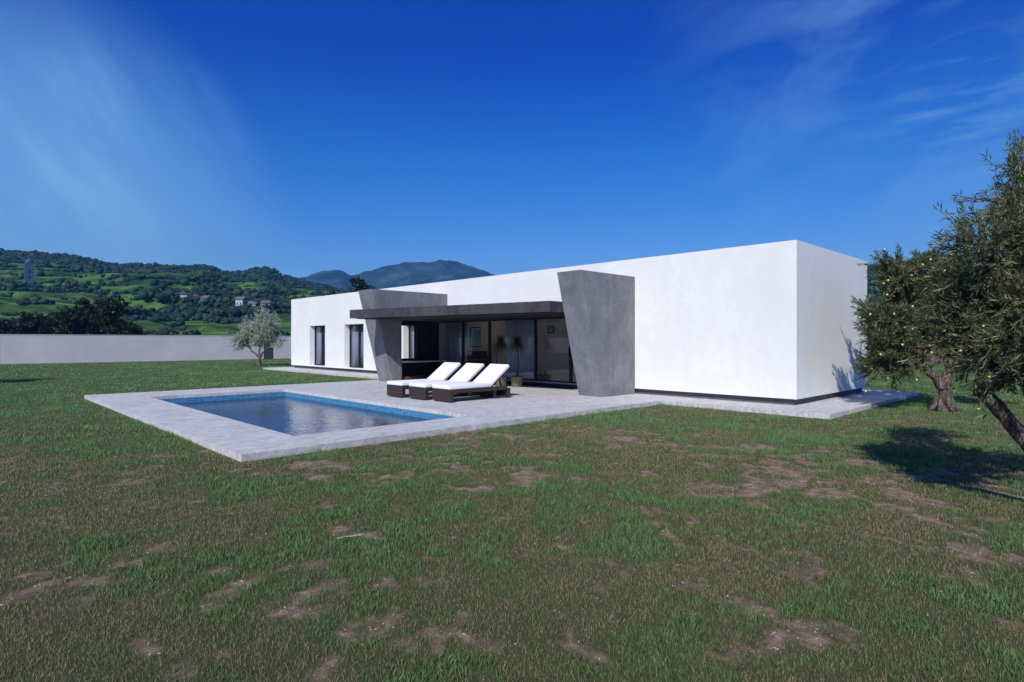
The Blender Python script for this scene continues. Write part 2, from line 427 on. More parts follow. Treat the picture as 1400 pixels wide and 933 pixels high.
nt.links.new(bg.outputs[0], out.inputs[0])
vs = S.view_settings
vs.view_transform = 'Standard'; vs.look = 'None'; vs.exposure = 0; vs.gamma = 1; vs.use_curve_mapping = False

# ------------------------------------------------------------------ ground
PX0, PX1, PY0, PY1 = 4.0, 7.7, 9.12, 18.15      # pool
SX0, SX1, SY0, SY1 = 2.84, 13.03, 8.08, 20.0     # terrace
WX0, WX1, WY0, WY1 = 13.03, 20.55, 4.15, 33.7    # walkway round the house
def dirtfun(x, y):
    D = np.hypot(x, y)
    wx = x + (fbm(x + 3, y + 8, 3, 2.5) - .5) * .55; wy = y + (fbm(x + 31, y + 5, 3, 2.5) - .5) * .55
    n = fbm(.8 * wx - .6 * wy, .6 * wx + .8 * wy, 5, 4.6) * .64 + fbm(x + 40, y + 11, 3, .6) * .24 + fbm(x * .8 - y * .6 + 7, x * .6 + y * .8 + 70, 2, 11.0) * .12
    base = sstep(.49, .70, n)
    fade = 1 - .7 * sstep(9, 20, D)
    return base * fade
xs = np.concatenate([[-4000, -2500, -1200, -600, -300, -150, -80, -40, -20, -10], np.arange(-5, 22, .09), [22.5, 24, 27, 32, 40, 50, 65, 90, 150, 300, 600, 1200, 2500, 4000]])
ys = np.concatenate([[-4000, -2500, -1200, -600, -300, -150, -80, -40, -20, -10], np.arange(-6, 20, .09), [20.5, 21.5, 23, 26, 30, 36, 44, 52, 65, 90, 150, 300, 600, 1200, 2500, 4000]])
# snap lines to the pool hole
for v_ in (PX0 - .3, PX1 + .3): xs[np.argmin(abs(xs - v_))] = v_
for v_ in (PY0 - .3, PY1 + .3): ys[np.argmin(abs(ys - v_))] = v_
gx, gy = np.meshgrid(xs, ys, indexing='ij')
gz = (fbm(gx, gy, 3, 1.3) - .5) * .05 * (np.hypot(gx, gy) < 30)
insl = ((gx > SX0 - .25) & (gx < SX1 + .3) & (gy > SY0 - .25) & (gy < SY1 + .3)) | ((gx > WX0 - .3) & (gx < WX1 + .3) & (gy > WY0 - .3) & (gy < WY1 + .3))
gz = np.where(insl, 0.0, gz)
nx, ny = gx.shape
idx = np.arange(nx * ny).reshape(nx, ny)
fc = np.stack([idx[:-1, :-1], idx[1:, :-1], idx[1:, 1:], idx[:-1, 1:]], -1).reshape(-1, 4)
cx = ((gx[:-1, :-1] + gx[1:, 1:]) / 2).ravel(); cy = ((gy[:-1, :-1] + gy[1:, 1:]) / 2).ravel()
keep = ~((cx > PX0 - .3) & (cx < PX1 + .3) & (cy > PY0 - .3) & (cy < PY1 + .3))
DD = np.hypot(gx, gy)
g = np_mesh('ground', np.stack([gx, gy, gz], -1).reshape(-1, 3), fc[keep], M['ground'],
            attrs={'dirt': dirtfun(gx, gy).ravel(), 'far': sstep(7, 24, DD).ravel(), 'field': (sstep(62, 90, DD)).ravel()}, smooth=True)
tag(g, kind='structure')

# grass blades (one object: nobody could count them)
def grass():
    V = []; F = []; A = []; tot = 0
    for (d0, d1, dens, hh, ww) in ((1.8, 4.5, 9000, .038, .0032), (4.5, 7.5, 5000, .042, .0045), (7.5, 12, 2600, .045, .0065), (12, 20, 1000, .048, .011), (20, 34, 240, .05, .02), (34, 54, 80, .055, .035)):
        span = R(106)
        area = .5 * span * (d1 ** 2 - d0 ** 2); n = int(area * dens)
        r = np.sqrt(rng.uniform(d0 ** 2, d1 ** 2, n)); a = R(YAW) + rng.uniform(-span / 2, span / 2, n)
        x = r * np.cos(a); y = r * np.sin(a)
        insl = ((x > SX0 - .01) & (x < SX1 + .01) & (y > SY0 - .01) & (y < SY1)) | ((x > WX0) & (x < WX1 + .01) & (y > WY0 - .01) & (y < WY1))
        dirt = dirtfun(x, y)
        qx = x + (fbm(x + 5, y, 2, 1.5) - .5) * 1.2; lush = fbm(qx * .8 - y * .6 + 90, qx * .6 + y * .8 + 33, 4, 1.9) * .7 + fbm(x + 9, y + 3, 2, .5) * .3
        near = np.minimum.reduce([np.abs(x - SX0) + 9 * ((y < SY0) | (y > SY1)), np.abs(y - SY0) + 9 * ((x < SX0) | (x > SX1)), np.abs(y - WY0) + 9 * (x < WX0)])
        k = (~insl) & (rng.random(n) > dirt * 1.0)
        x, y, dirt, lush = x[k], y[k], dirt[k], lush[k]; n = len(x)
        z = (fbm(x, y, 3, 1.3) - .5) * .05 - .004
        h = hh * rng.uniform(.45, 1.25, n) * (.72 + .65 * sstep(.42, .7, lush)) * (1 - .5 * dirt)
        az_ = rng.uniform(0, 2 * math.pi, n); tl = rng.normal(0, .32, n); tb = rng.uniform(0, 2 * math.pi, n)
        wx, wy = np.cos(az_) * ww * .5, np.sin(az_) * ww * .5
        tx, ty = np.sin(tl) * np.cos(tb) * h, np.sin(tl) * np.sin(tb) * h
        p = np.stack([x, y, z], -1)
        v = np.stack([p + np.stack([-wx, -wy, 0 * x], -1), p + np.stack([wx, wy, 0 * x], -1),
                      p + np.stack([wx * .7 + tx * .35, wy * .7 + ty * .35, h * .55], -1),
                      p + np.stack([tx, ty, h], -1)], 1)
        V.append(v.reshape(-1, 3)); F.append(np.arange(4 * n).reshape(n, 4) + tot); tot += 4 * n
        # colour cover: straw share follows dirt, green share follows lushness
        c = np.clip(.27 + .55 * sstep(.33, .68, lush) + .25 * sstep(8, 20, np.hypot(x, y)) - .38 * dirt + rng.normal(0, .22, n), 0, 1)
        A.append(np.repeat(c, 4))
    o = np_mesh('grass', np.concatenate(V), np.concatenate(F), M['grass'], attrs={'rnd': np.concatenate(A)})
    tag(o, 'short patchy green and straw coloured lawn grass around the terrace', 'grass', kind='stuff')
grass()
# clods, pebbles and dead straw lying on the bare patches
def litter():
    V = []; F = []; tot = 0
    n = 60000
    r = np.sqrt(rng.uniform(2.0 ** 2, 12 ** 2, n)); a = R(YAW) + rng.uniform(-R(52), R(52), n)
    x = r * np.cos(a); y = r * np.sin(a)
    insl = ((x > SX0 - .03) & (x < SX1) & (y > SY0 - .03)) | ((x > WX0 - .02) & (y > WY0 - .03))
    k = (~insl) & (dirtfun(x, y) > .25 + .6 * rng.random(n))
    x, y = x[k], y[k]; n = len(x)
    s_ = rng.uniform(.002, .0075, n); z = (fbm(x, y, 3, 1.3) - .5) * .05
    base = np.array([(1, 0, 0), (-.5, .87, 0), (-.5, -.87, 0), (0, 0, .9)]) 
    j = base[None] * rng.uniform(.6, 1.4, (n, 4, 3)) * s_[:, None, None]
    an = rng.uniform(0, 6.28, n); ca, sa = np.cos(an)[:, None], np.sin(an)[:, None]
    st = rng.uniform(.6, 2.6, n)[:, None]
    jx = j[..., 0] * st; jy = j[..., 1]
    v = np.stack([x[:, None] + jx * ca - jy * sa, y[:, None] + jx * sa + jy * ca, z[:, None] + j[..., 2]], -1)
    f = np.array([(0, 1, 3), (1, 2, 3), (2, 0, 3)])
    F_ = (f[None] + 4 * np.arange(n)[:, None, None]).reshape(-1, 3)
    t = NT('pebble_stone'); c = t.ramp(t.attr('rnd'), [(0, (.1, .07, .055)), (.6, (.32, .25, .2)), (1, (.6, .55, .5))]); mt = t.done(c, .9)
    o = np_mesh('gravel', v.reshape(-1, 3), F_, mt, attrs={'rnd': np.repeat(rng.random(n), 4)})
    tag(o, 'small pale stones and crumbs lying on the bare lawn patches', 'gravel', kind='stuff')
litter()

# ------------------------------------------------------------------ paving and pool
mb = MB()
def slab_with_hole(mb, x0, x1, y0, y1, z0, z1, h):
    X = [x0, h[0], h[1], x1]; Y = [y0, h[2], h[3], y1]
    for i in range(3):
        for j in range(3):
            if i == 1 and j == 1: continue
            mb.add([(X[i], Y[j], z1), (X[i + 1], Y[j], z1), (X[i + 1], Y[j + 1], z1), (X[i], Y[j + 1], z1)], [(0, 1, 2, 3)])
    for (a, b) in (((x0, y0), (x1, y0)), ((x1, y0), (x1, y1)), ((x1, y1), (x0, y1)), ((x0, y1), (x0, y0))):
        mb.add([(a[0], a[1], z0), (b[0], b[1], z0), (b[0], b[1], z1), (a[0], a[1], z1)], [(0, 1, 2, 3)])
    for (a, b) in (((h[0], h[2]), (h[0], h[3])), ((h[0], h[3]), (h[1], h[3])), ((h[1], h[3]), (h[1], h[2])), ((h[1], h[2]), (h[0], h[2]))):
        mb.add([(a[0], a[1], z0), (b[0], b[1], z0), (b[0], b[1], z1), (a[0], a[1], z1)], [(0, 1, 2, 3)])
slab_with_hole(mb, SX0, SX1, SY0, SY1, .02, .1, (PX0, PX1, PY0, PY1))
for (a, b) in (((SX0, SY0), (SX1, SY0)), ((SX1, SY0), (SX1, SY1)), ((SX1, SY1), (SX0, SY1)), ((SX0, SY1), (SX0, SY0))):
    mb.add([(a[0], a[1], -.08), (b[0], b[1], -.08), (b[0], b[1], .02), (a[0], a[1], .02)], [(0, 1, 2, 3)])
o = mb.build('terrace', M['paving']); tag(o, kind='structure')
mb = MB(); mb.box(WX0 + .002, WX1, WY0, WY1, -.06, .098)
o = mb.build('path', M['paving']); tag(o, kind='structure')
pool = empty('swimming_pool', ((PX0 + PX1) / 2, (PY0 + PY1) / 2, 0))
tag(pool, 'long rectangular blue mosaic swimming pool sunk into the pale paved terrace', 'swimming pool')
def off(mb, p):
    return mb
hx, hy = (PX1 - PX0) / 2, (PY1 - PY0) / 2
mb = MB(); zt, zb = .021, -.62
e = .003
for (a, b) in (((-hx - e, -hy - e), (-hx - e, hy + e)), ((-hx - e, hy + e), (hx + e, hy + e)), ((hx + e, hy + e), (hx + e, -hy - e)), ((hx + e, -hy - e), (-hx - e, -hy - e))):
    mb.add([(a[0], a[1], zb), (b[0], b[1], zb), (b[0], b[1], zt), (a[0], a[1], zt)], [(0, 1, 2, 3)])
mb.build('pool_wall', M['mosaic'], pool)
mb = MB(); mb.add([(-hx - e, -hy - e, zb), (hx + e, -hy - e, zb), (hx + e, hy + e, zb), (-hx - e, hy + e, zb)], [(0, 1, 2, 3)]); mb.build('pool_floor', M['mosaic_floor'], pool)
mb = MB()
for (a0, a1, b0, b1) in ((PX0 - .02, PX0 + .0, PY0 - .02, PY1 + .02),): pass
mb = MB(); mb.add([(PX0 - .002, PY0 - .002, -.115), (PX1 + .002, PY0 - .002, -.115), (PX1 + .002, PY1 + .002, -.115), (PX0 - .002, PY1 + .002, -.115)], [(0, 1, 2, 3)])
o = mb.build('pool_water', M['water']); tag(o, kind='structure')

# ------------------------------------------------------------------ villa
V0 = empty('villa', (14.2, 5.24, .1))
OX, OY, OZ = 14.2, 5.24, .1
tag(V0, 'long white flat roofed modern villa with grey slanted piers and dark canopy', 'villa')
def vb(mb, name, mat, parent=V0, **k):
    """build a part given in world coordinates under the villa"""
    mb.v = [(x - OX, y - OY, z - OZ) for x, y, z in mb.v]
    return mb.build(name, mat, parent, **k)
X0, X1, Y0, Y1, ZB, ZT = 14.2, 19.6, 5.24, 32.67, .25, 3.94
wins = [(28.57, 30.33, .3, 2.41), (24.71, 26.53, .3, 2.41), (19.6, 21.4, .3, 2.38)]
door = (10.6, 18.97, .27, 2.37)
mb = MB().panel('x', X0, X0 + .34, Y0, Y1, ZB, ZT, wins + [(door[0], 19.1, door[2], door[3])]); vb(mb, 'front_wall', M['white'])
mb = MB().panel('y', Y0, Y0 + .3, X0 + .34, X1, ZB, ZT); vb(mb, 'side_wall', M['white'])
mb = MB().panel('y', Y1 - .3, Y1, X0 + .34, X1, ZB, ZT); vb(mb, 'side_wall', M['white'])
rearw = [(22.2, 23.2, 1.3, 2.3)]
mb = MB().panel('x', X1 - .3, X1, Y0 + .3, Y1 - .3, ZB, ZT, rearw); vb(mb, 'rear_wall', M['white'])
mb = MB().box(X0 + .12, X1 - .12, Y0 + .1, Y1 - .12, .1, ZB + .001); vb(mb, 'plinth', M['plinth'])
mb = MB().box(X0 + .34, X1 - .3, Y0 + .3, Y1 - .3, 3.55, 3.75); vb(mb, 'roof', M['sill'])
mb = MB().box(X0 + .34, X1 - .3, Y0 + .3, Y1 - .3, 2.62, 2.7); vb(mb, 'ceiling', M['inner'])
mb = MB().box(X0 + .34, X1 - .3, Y0 + .3, Y1 - .3, ZB + .002, .27); vb(mb, 'floor', M['floor'])
mb = MB()
for yy in (10.2, 24.2): vb(MB().box(X0 + .34, X1 - .3, yy, yy + .12, .272, 2.618), 'partition_wall', M['inner'])
vb(MB().box(17.6, 17.7, 10.32, 13.4, .272, 2.618), 'partition_wall', M['inner'])
mb = MB().panel('y', 27.4, 27.5, X0 + .36, X1 - .3, .272, 2.618); vb(mb, 'partition_wall', M['inner'])
# windows
def window(y0, y1, z0, z1, xg, mull=()):
    f = MB(); t = .05; d = .06
    f.panel('x', xg, xg + d, y0 + .001, y1 - .001, z0 + .001, z1 - .001, [(a + t, b - t, z0 + t, z1 - t) for a, b in zip([y0] + list(mull), list(mull) + [y1])])
    fo = vb(f, 'window', M['alu'])
    g_ = MB()
    for a, b in zip([y0] + list(mull), list(mull) + [y1]):
        g_.box(xg + .022, xg + .034, a + t, b - t, z0 + t, z1 - t)
    vb(g_, 'pane', M['glass'], fo)
    return fo
for (a, b, c, d) in wins: window(a, b, c, d, X0 + .27, [(a + b) / 2])
window(*rearw[0], X1 - .2)
def curtain(y0, y1, x, z0, z1, mat, amp=.035, wl=.16, name='curtain'):
    n = int((y1 - y0) / .02); vs = []; fs = []
    for i in range(n + 1):
        y = y0 + (y1 - y0) * i / n
        xx = x + amp * math.sin(2 * math.pi * y / wl + 1.3 * math.sin(y * 5)) 
        vs += [(xx, y, z0), (xx, y, z1)]
    for i in range(n): fs.append((2 * i, 2 * i + 2, 2 * i + 3, 2 * i + 1))
    m_ = MB().add(vs, fs); o_ = vb(m_, name, mat, smooth=True)
    sm = o_.modifiers.new('thickness', 'SOLIDIFY'); sm.thickness = .004
    return o_
curtain(28.95, 30.3, X0 + .4, .31, 2.45, M['curtain'], .012, .3); curtain(25.15, 26.5, X0 + .4, .31, 2.45, M['curtain'], .012, .3)
curtain(28.6, 28.75, X0 + .4, .31, 2.45, M['curtain'], .012, .2); curtain(24.75, 24.95, X0 + .4, .31, 2.45, M['curtain_light'], .012, .2)
curtain(19.6, 21.37, X0 + .4, .31, 2.45, M['curtain'], .012, .3)
# porch glazing
mul = [17.47, 15.96, 13.65, 12.12]
ys_ = [19.099] + mul + [10.6]
for k_ in range(5):
    b, a = ys_[k_], ys_[k_ + 1]
    t_ = .045; f = MB().panel('x', X0 + .05, X0 + .13, a + .001, b - .001, .272, 2.368, [(a + t_, b - t_, .272 + .05, 2.368 - .05)])
    fo = vb(f, 'sliding_door', M['alu'])
    g_ = MB().box(X0 + .08, X0 + .1, a + t_, b - t_, .322, 2.318); vb(g_, 'pane', M['glass'], fo)
    if k_ == 3:
        h_ = MB().box(X0 - .0, X0 + .049, a + .01, a + .035, 1.1, 1.4); vb(h_, 'handle', M['alu'], fo)
mb = MB().box(X0 - .03, X0 + .34, 10.55, 18.98, .235, .2695); vb(mb, 'door_sill', M['sill'])
mb = MB().box(X0 - .005, X0 + .12, 10.55, 18.98, .1, .234); vb(mb, 'door_step', M['alu'])
curtain(14.0, 15.5, X0 + .5, .3, 2.5, M['curtain_light'], .04, .2); curtain(17.7, 19.08, X0 + .5, .3, 2.5, M['curtain'], .03, .2)
# piers: slanted front edge
def pier(y0, y1, xt, xb, solid=True, xe=14.198):
    m_ = MB()
    v = [(xb, y0, .1), (xe, y0, .1), (xe, y1, .1), (xb, y1, .1), (xt, y0, 3.43), (xe, y0, 3.43), (xe, y1, 3.43), (xt, y1, 3.43)]
    m_.hexa(v); return m_
vb(pier(9.66, 10.48, 11.78, 12.69), 'pier', M['concrete'], bevel=.008)
# left pier: solid fin, open barbecue niche behind it, solid block over the niche
ya, yb_, yr = 18.33, 19.26, 19.0
xa = 10.85; xb = 11.72; xn = 12.09
m_ = MB()
xz = lambda z: xb + (xa - xb) * (z - .1) / 3.33
m_.hexa([(xb, ya, .1), (xn, ya, .1), (xn, yb_, .1), (xb, yb_, .1), (xz(2.5), ya, 2.5), (xn, ya, 2.5), (xn, yb_, 2.5), (xz(2.5), yb_, 2.5)])
m_.hexa([(xz(2.5), ya, 2.5), (14.198, ya, 2.5), (14.198, yb_, 2.5), (xz(2.5), yb_, 2.5), (xa, ya, 3.43), (14.198, ya, 3.43), (14.198, yb_, 3.43), (xa, yb_, 3.43)])
vb(m_, 'pier', M['concrete'])
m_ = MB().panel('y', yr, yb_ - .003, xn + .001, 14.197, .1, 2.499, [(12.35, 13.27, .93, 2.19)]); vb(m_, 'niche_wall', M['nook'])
# canopy, front edge skewed
m_ = MB()
def cpoly(z): return [(10.0, 18.325, z), (11.5, 10.485, z), (14.195, 10.485, z), (14.195, 18.325, z)]
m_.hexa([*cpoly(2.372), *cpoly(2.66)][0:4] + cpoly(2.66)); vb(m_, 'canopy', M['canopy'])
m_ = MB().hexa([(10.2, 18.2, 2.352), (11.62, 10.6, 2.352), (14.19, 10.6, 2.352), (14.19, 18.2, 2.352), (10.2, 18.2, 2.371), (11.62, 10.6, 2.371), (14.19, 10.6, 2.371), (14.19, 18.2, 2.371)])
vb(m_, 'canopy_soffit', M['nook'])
# first ceiling light is real, the rest added to brighten the interior; things inside
for q, (dx_, dy_) in enumerate(((15.6, 12.3), (16.6, 15.2), (16.6, 18.6), (18.0, 21.5), (17.2, 23.0))):
    m_ = MB().lathe([(.06, 2.6), (.06, 2.619)], dx_, dy_, 16); vb(m_, 'downlight_and_fill', M['lamp'])
    ld = bpy.data.lights.new('downlight_and_fill_lamp', 'POINT'); ld.energy = 10 if q == 0 else 3; ld.color = (1, .86, .76); ld.shadow_soft_size = .06
    lo_ = link(bpy.data.objects.new('downlight_and_fill_lamp', ld)); lo_.location = (dx_, dy_, 2.5)
pf = empty('wall_picture', (19.27, 17.5, 2.1)); tag(pf, 'small dark framed picture hanging on the living room wall behind the glass', 'picture')
m_ = MB().panel('x', -.01, .028, -.18, .18, -.17, .17, [(-.12, .12, -.11, .11)]); m_.build('frame', M['alu'], pf)
m_ = MB().box(.0, .02, -.12, .12, -.11, .11); m_.build('print', M['print'], pf)
sf = empty('sofa', (18.7, 22.6, .27)); tag(sf, 'low orange upholstered sofa standing inside the dark living room', 'sofa')
MB().rbox(-.45, .35, -1, 1, .12, .42, .05).build('seat', M['orange'], sf, True); MB().rbox(.25, .5, -1, 1, .3, .85, .06).build('backrest', M['orange'], sf, True)
for s_ in (-1.12, .95): MB().rbox(-.45, .5, s_, s_ + .17, .1, .6, .05).build('armrest', M['orange'], sf, True)
for a_ in (-.4, .4):
    for b_ in (-.95, .95): MB().box(a_ - .025, a_ + .025, b_ - .025, b_ + .025, 0, .12).build('leg', M['alu'], sf)

# outdoor worktop in the niche, logs underneath
wt = empty('barbecue_counter', (12.1, 18.36, .1)); tag(wt, 'grey stone worktop in the dark barbecue niche beside the far pier', 'counter')
MB().box(.0, 2.09, -.02, .63, .7, .745).build('worktop', M['worktop'], wt, bevel=.004)
MB().box(2.0, 2.08, .0, .62, 0, .699).build('side_panel', M['nook'], wt); MB().box(.0, .07, .0, .62, 0, .699).build('side_panel', M['nook'], wt)
def logmesh(r, l, sd):
    rr = random.Random(sd); m_ = MB(); n = 9
    rad = [r * rr.uniform(.82, 1.15) for _ in range(n)]
    vs = []; 
    for y in (0, l):
        for k in range(n):
            a = 2 * math.pi * k / n; vs.append((rad[k] * math.cos(a), y, rad[k] * math.sin(a)))
    fs = [(k, (k + 1) % n, (k + 1) % n + n, k + n) for k in range(n)] + [tuple(range(n - 1, -1, -1)), tuple(range(n, 2 * n))]
    return m_.add(vs, fs)
protos = [logmesh(.048, .45, i).build('firewood_log', M['log']) for i in range(3)]
k_ = 0
for row in range(2):
    for i in range(12 - row * 4):
        o = protos[k_] if k_ < 3 else link(protos[k_ % 3].copy())
        o.location = (12.26 + .13 * i + .065 * row + random.uniform(-.012, .012), 18.4 + random.uniform(0, .05), .15 + .085 * row)
        tag(o, 'short split firewood log in the pile under the niche worktop', 'log', 'firewood logs stacked under the worktop'); k_ += 1

# ------------------------------------------------------------------ sun loungers
def make_lounger():
    r = empty('sun_lounger', (0, 0, 0))
    L, Wd = 2.03, .73
    MB().rbox(0, .12, 0, Wd, .025, .32, .012).build('foot_panel', M['wicker'], r)
    for y in (0.0, Wd - .07):
        MB().rbox(.121, L - .121, y, y + .07, .22, .32, .01).build('side_rail', M['wicker'], r)
    m_ = MB(); 
    for i in range(9): m_.box(.2 + i * .13, .28 + i * .13, .071, Wd - .071, .27, .3)
    m_.build('slats', M['wicker'], r)
    MB().rbox(L - .12, L, 0, Wd, .025, .26, .012).build('head_panel', M['wicker'], r)
    MB().rbox(L - .52, L - .44, .071, Wd - .071, .025, .219, .01).build('cross_panel', M['wicker'], r)
    for y in (.02, Wd - .06):
        MB().box(L - .44, L - .12, y, y + .04, .02, .07).build('runner', M['wicker'], r)
    for x in (.03, L - .09):
        for y in (.1, Wd - .16): MB().box(x, x + .06, y, y + .06, 0, .026).build('foot', M['rubber'], r)
    ms = MB().rbox(.0, 1.36, .0, Wd, .323, .418, .018, 3); ms.build('seat_cushion', M['cushion'], r, True)
    a = R(36); c_, s_ = math.cos(a), math.sin(a)
    def rot(mb):
        mb.v = [(1.34 + x * c_ - z * s_, y, .33 + x * s_ + z * c_) for x, y, z in mb.v]; return mb
    rot(MB().rbox(.03, .83, 0, Wd, .0, .085, .018, 3)).build('back_cushion', M['cushion'], r, True)
    rot(MB().rbox(.0, .78, .01, Wd - .01, -.035, -.002, .01)).build('back_frame', M['wicker'], r)
    for y in (.12, Wd - .15):
        m_ = MB().hexa([(1.82, y, .2), (1.86, y, .2), (1.86, y + .03, .2), (1.82, y + .03, .2), (1.72, y, .57), (1.76, y, .57), (1.76, y + .03, .57), (1.72, y + .03, .57)])
        m_.build('back_prop', M['wicker'], r)
    return r
pl = make_lounger()
labs = ['white cushioned dark wicker sun lounger nearest the camera, of three on the terrace', 'middle one of the three white cushioned dark wicker sun loungers', 'white cushioned wicker sun lounger farthest back, nearest the grey pier']
for i, (x, y) in enumerate(((8.82, 11.29), (8.74, 12.2), (8.68, 13.15))):
    o = pl if i == 0 else copy_tree(pl)
    o.location = (x, y, .1); tag(o, labs[i], 'sun lounger', 'sun loungers in a row beside the pool')

# ------------------------------------------------------------------ vegetation
def leaves_arr(P, Dr, L, Wd, rg, spread=.6):
    """P (n,3) positions, Dr (n,3) mean directions -> quads"""
    n = len(P)
    d = Dr + rg.normal(0, spread, (n, 3)); d /= np.linalg.norm(d, axis=1, keepdims=True) + 1e-9
    q = rg.normal(0, 1, (n, 3)); w_ = np.cross(d, q); w_ /= np.linalg.norm(w_, axis=1, keepdims=True) + 1e-9
    nrm = np.cross(d, w_)
    l = (L * rg.uniform(.6, 1.25, n))[:, None]; ww = (Wd * rg.uniform(.7, 1.2, n))[:, None]
    v = np.stack([P, P + d * l * .45 + w_ * ww * .5 + nrm * l * .05, P + d * l - nrm * l * .05, P + d * l * .45 - w_ * ww * .5 + nrm * l * .05], 1)
    return v.reshape(-1, 3), np.arange(4 * n).reshape(n, 4)

def curve(a, b, n, jit, rg, sag=0):
    a = np.array(a); b = np.array(b); ln = np.linalg.norm(b - a)
    ts = np.linspace(0, 1, n + 1)[:, None]
    p = a + (b - a) * ts
    off_ = rg.normal(0, jit * ln, (n + 1, 3)) * np.sin(np.pi * ts) ** .7
    p = p + off_; p[:, 2] += (np.sin(np.pi * ts[:, 0])) * sag * ln
    return p

def tree(name, label, cat, base, fork, lobes, tr, nl, leafL, leafW, mat, seed, subs=10, twigs=9, group=None, sides=9, twig_len=.45, root=True, bark='bark', trunk_pts=None, limbf=.55):
    """lobes: list of (center, radius) in local coords; fork: local point(s) where limbs leave"""
    rg = np.random.default_rng(seed); r = empty(name, base); tag(r, label, cat, group)
    tb = MB(); forks = fork if isinstance(fork, list) else [fork]
    tp = trunk_pts or [(0, 0, -.05), (.02, 0, forks[0][2] * .5), tuple(forks[0])]
    if trunk_pts:
        q_ = np.array(tp, float); tt = np.linspace(0, len(q_) - 1, 12); tp = [tuple(np.array([np.interp(x_, range(len(q_)), q_[:, k_]) for k_ in range(3)]) + rg.normal(0, tr * .06, 3)) for x_ in tt]
    rad = np.linspace(tr * 1.05, tr * .72, len(tp)); rad[0] = tr * 1.3
    for q_ in forks[1:]:
        st_ = curve(np.array(forks[0], float) - np.array([0, 0, .06]), np.array(q_, float), 6, .05, rg, .02)
        tb.tube(st_, list(np.linspace(tr * .7, tr * limbf * .95, 7)), 11)
    # gnarly trunk
    m0 = MB().tube(tp if len(tp) > 3 else curve(tp[0], tp[-1], 6, .03, rg), list(np.interp(np.linspace(0, 1, len(tp) if len(tp) > 3 else 7), np.linspace(0, 1, len(rad)), rad)), 14)
    m0.v = [(x + rg.normal(0, tr * .09), y + rg.normal(0, tr * .09), z) for x, y, z in m0.v]
    tb.add(m0.v, m0.f)
    LP = []; LD = []; tips = []
    for (c, rr) in lobes:
        c = np.array(c, float); rr = np.array(rr, float) if np.ndim(rr) else np.array([rr] * 3, float)
        f0 = np.array(min(forks[1:] or forks, key=lambda f_: (f_[0] - c[0]) ** 2 + (f_[1] - c[1]) ** 2 + .5 * (f_[2] - c[2]) ** 2), float)
        limb = curve(f0, c - np.array([0, 0, rr[2] * .35]), 6, .06, rg, .05)
        tb.tube(limb, list(np.linspace(tr * limbf, tr * limbf * .4, 7)), sides)
        for i in range(subs):
            u = rg.normal(0, 1, 3); u /= np.linalg.norm(u); u[2] = u[2] * .9 + .1
            q = c + u * rr * rg.uniform(.45, .8)
            k = rg.integers(3, 7); st = limb[k]
            sub = curve(st, q, 4, .07, rg, .04)
            tb.tube(sub, list(np.linspace(tr * .17, tr * .06, 5)), 5)
            for j in range(twigs):
                k2 = rg.uniform(.35, 1); i2 = k2 * 4; a = int(min(i2, 3)); s2 = sub[a] + (sub[a + 1] - sub[a]) * (i2 - a)
                dd = (q - c) / (np.linalg.norm(q - c) + 1e-6) * .7 + rg.normal(0, .6, 3) + np.array([0, 0, .15]); dd /= np.linalg.norm(dd)
                e2 = s2 + dd * twig_len * rg.uniform(.5, 1.25)
                tw = curve(s2, e2, 3, .05, rg, -.03)
                tb.tube(tw, list(np.linspace(tr * .05, tr * .015, 4)), 3)
                tips.append(e2)
                m = max(3, int(nl / (len(lobes) * subs * twigs)))
                ts = rg.uniform(.15, 1.0, m) * 3; ai = np.minimum(ts.astype(int), 2)
                P = tw[ai] + (tw[ai + 1] - tw[ai]) * (ts - ai)[:, None]
                LP.append(P + rg.normal(0, .012, P.shape)); LD.append(np.repeat(dd[None], m, 0))
    tb.build('trunk', M[bark], r, smooth=True)
    LP = np.concatenate(LP); LD = np.concatenate(LD)
    v, f = leaves_arr(LP, LD, leafL, leafW, rg)
    np_mesh('crown', v, f, mat, r, attrs={'rnd': np.repeat(np.clip(rg.beta(2, 2.4, len(LP)), 0, 1), 4)})
    return r, np.array(tips), rg

def fruits(r, tips, rg, n, size):
    me = None; cc = tips.mean(0); ex = tips + (tips - cc) * .12; sc_ = -(ex[:, 0] * .7 + ex[:, 1] * .7) + rg.normal(0, .5, len(tips)); cand = np.argsort(-sc_)[:int(len(tips) * .55)]; pts = (tips + (tips - cc) * .03)[rg.permutation(cand)[:n]]
    for i, p in enumerate(pts):
        if me is None:
            m_ = MB().lathe([(size * .3, -size), (size * .8, -size * .55), (size, 0), (size * .8, size * .6), (size * .25, size * 1.05)], 0, 0, 8)
            o = m_.build('fruit', M['fruit'], r, True); me = o.data
        else: o = link(bpy.data.objects.new('fruit', me), r)
        o.location = tuple(np.array(p) + rg.normal(0, .03, 3) - np.array([0, 0, .02]))

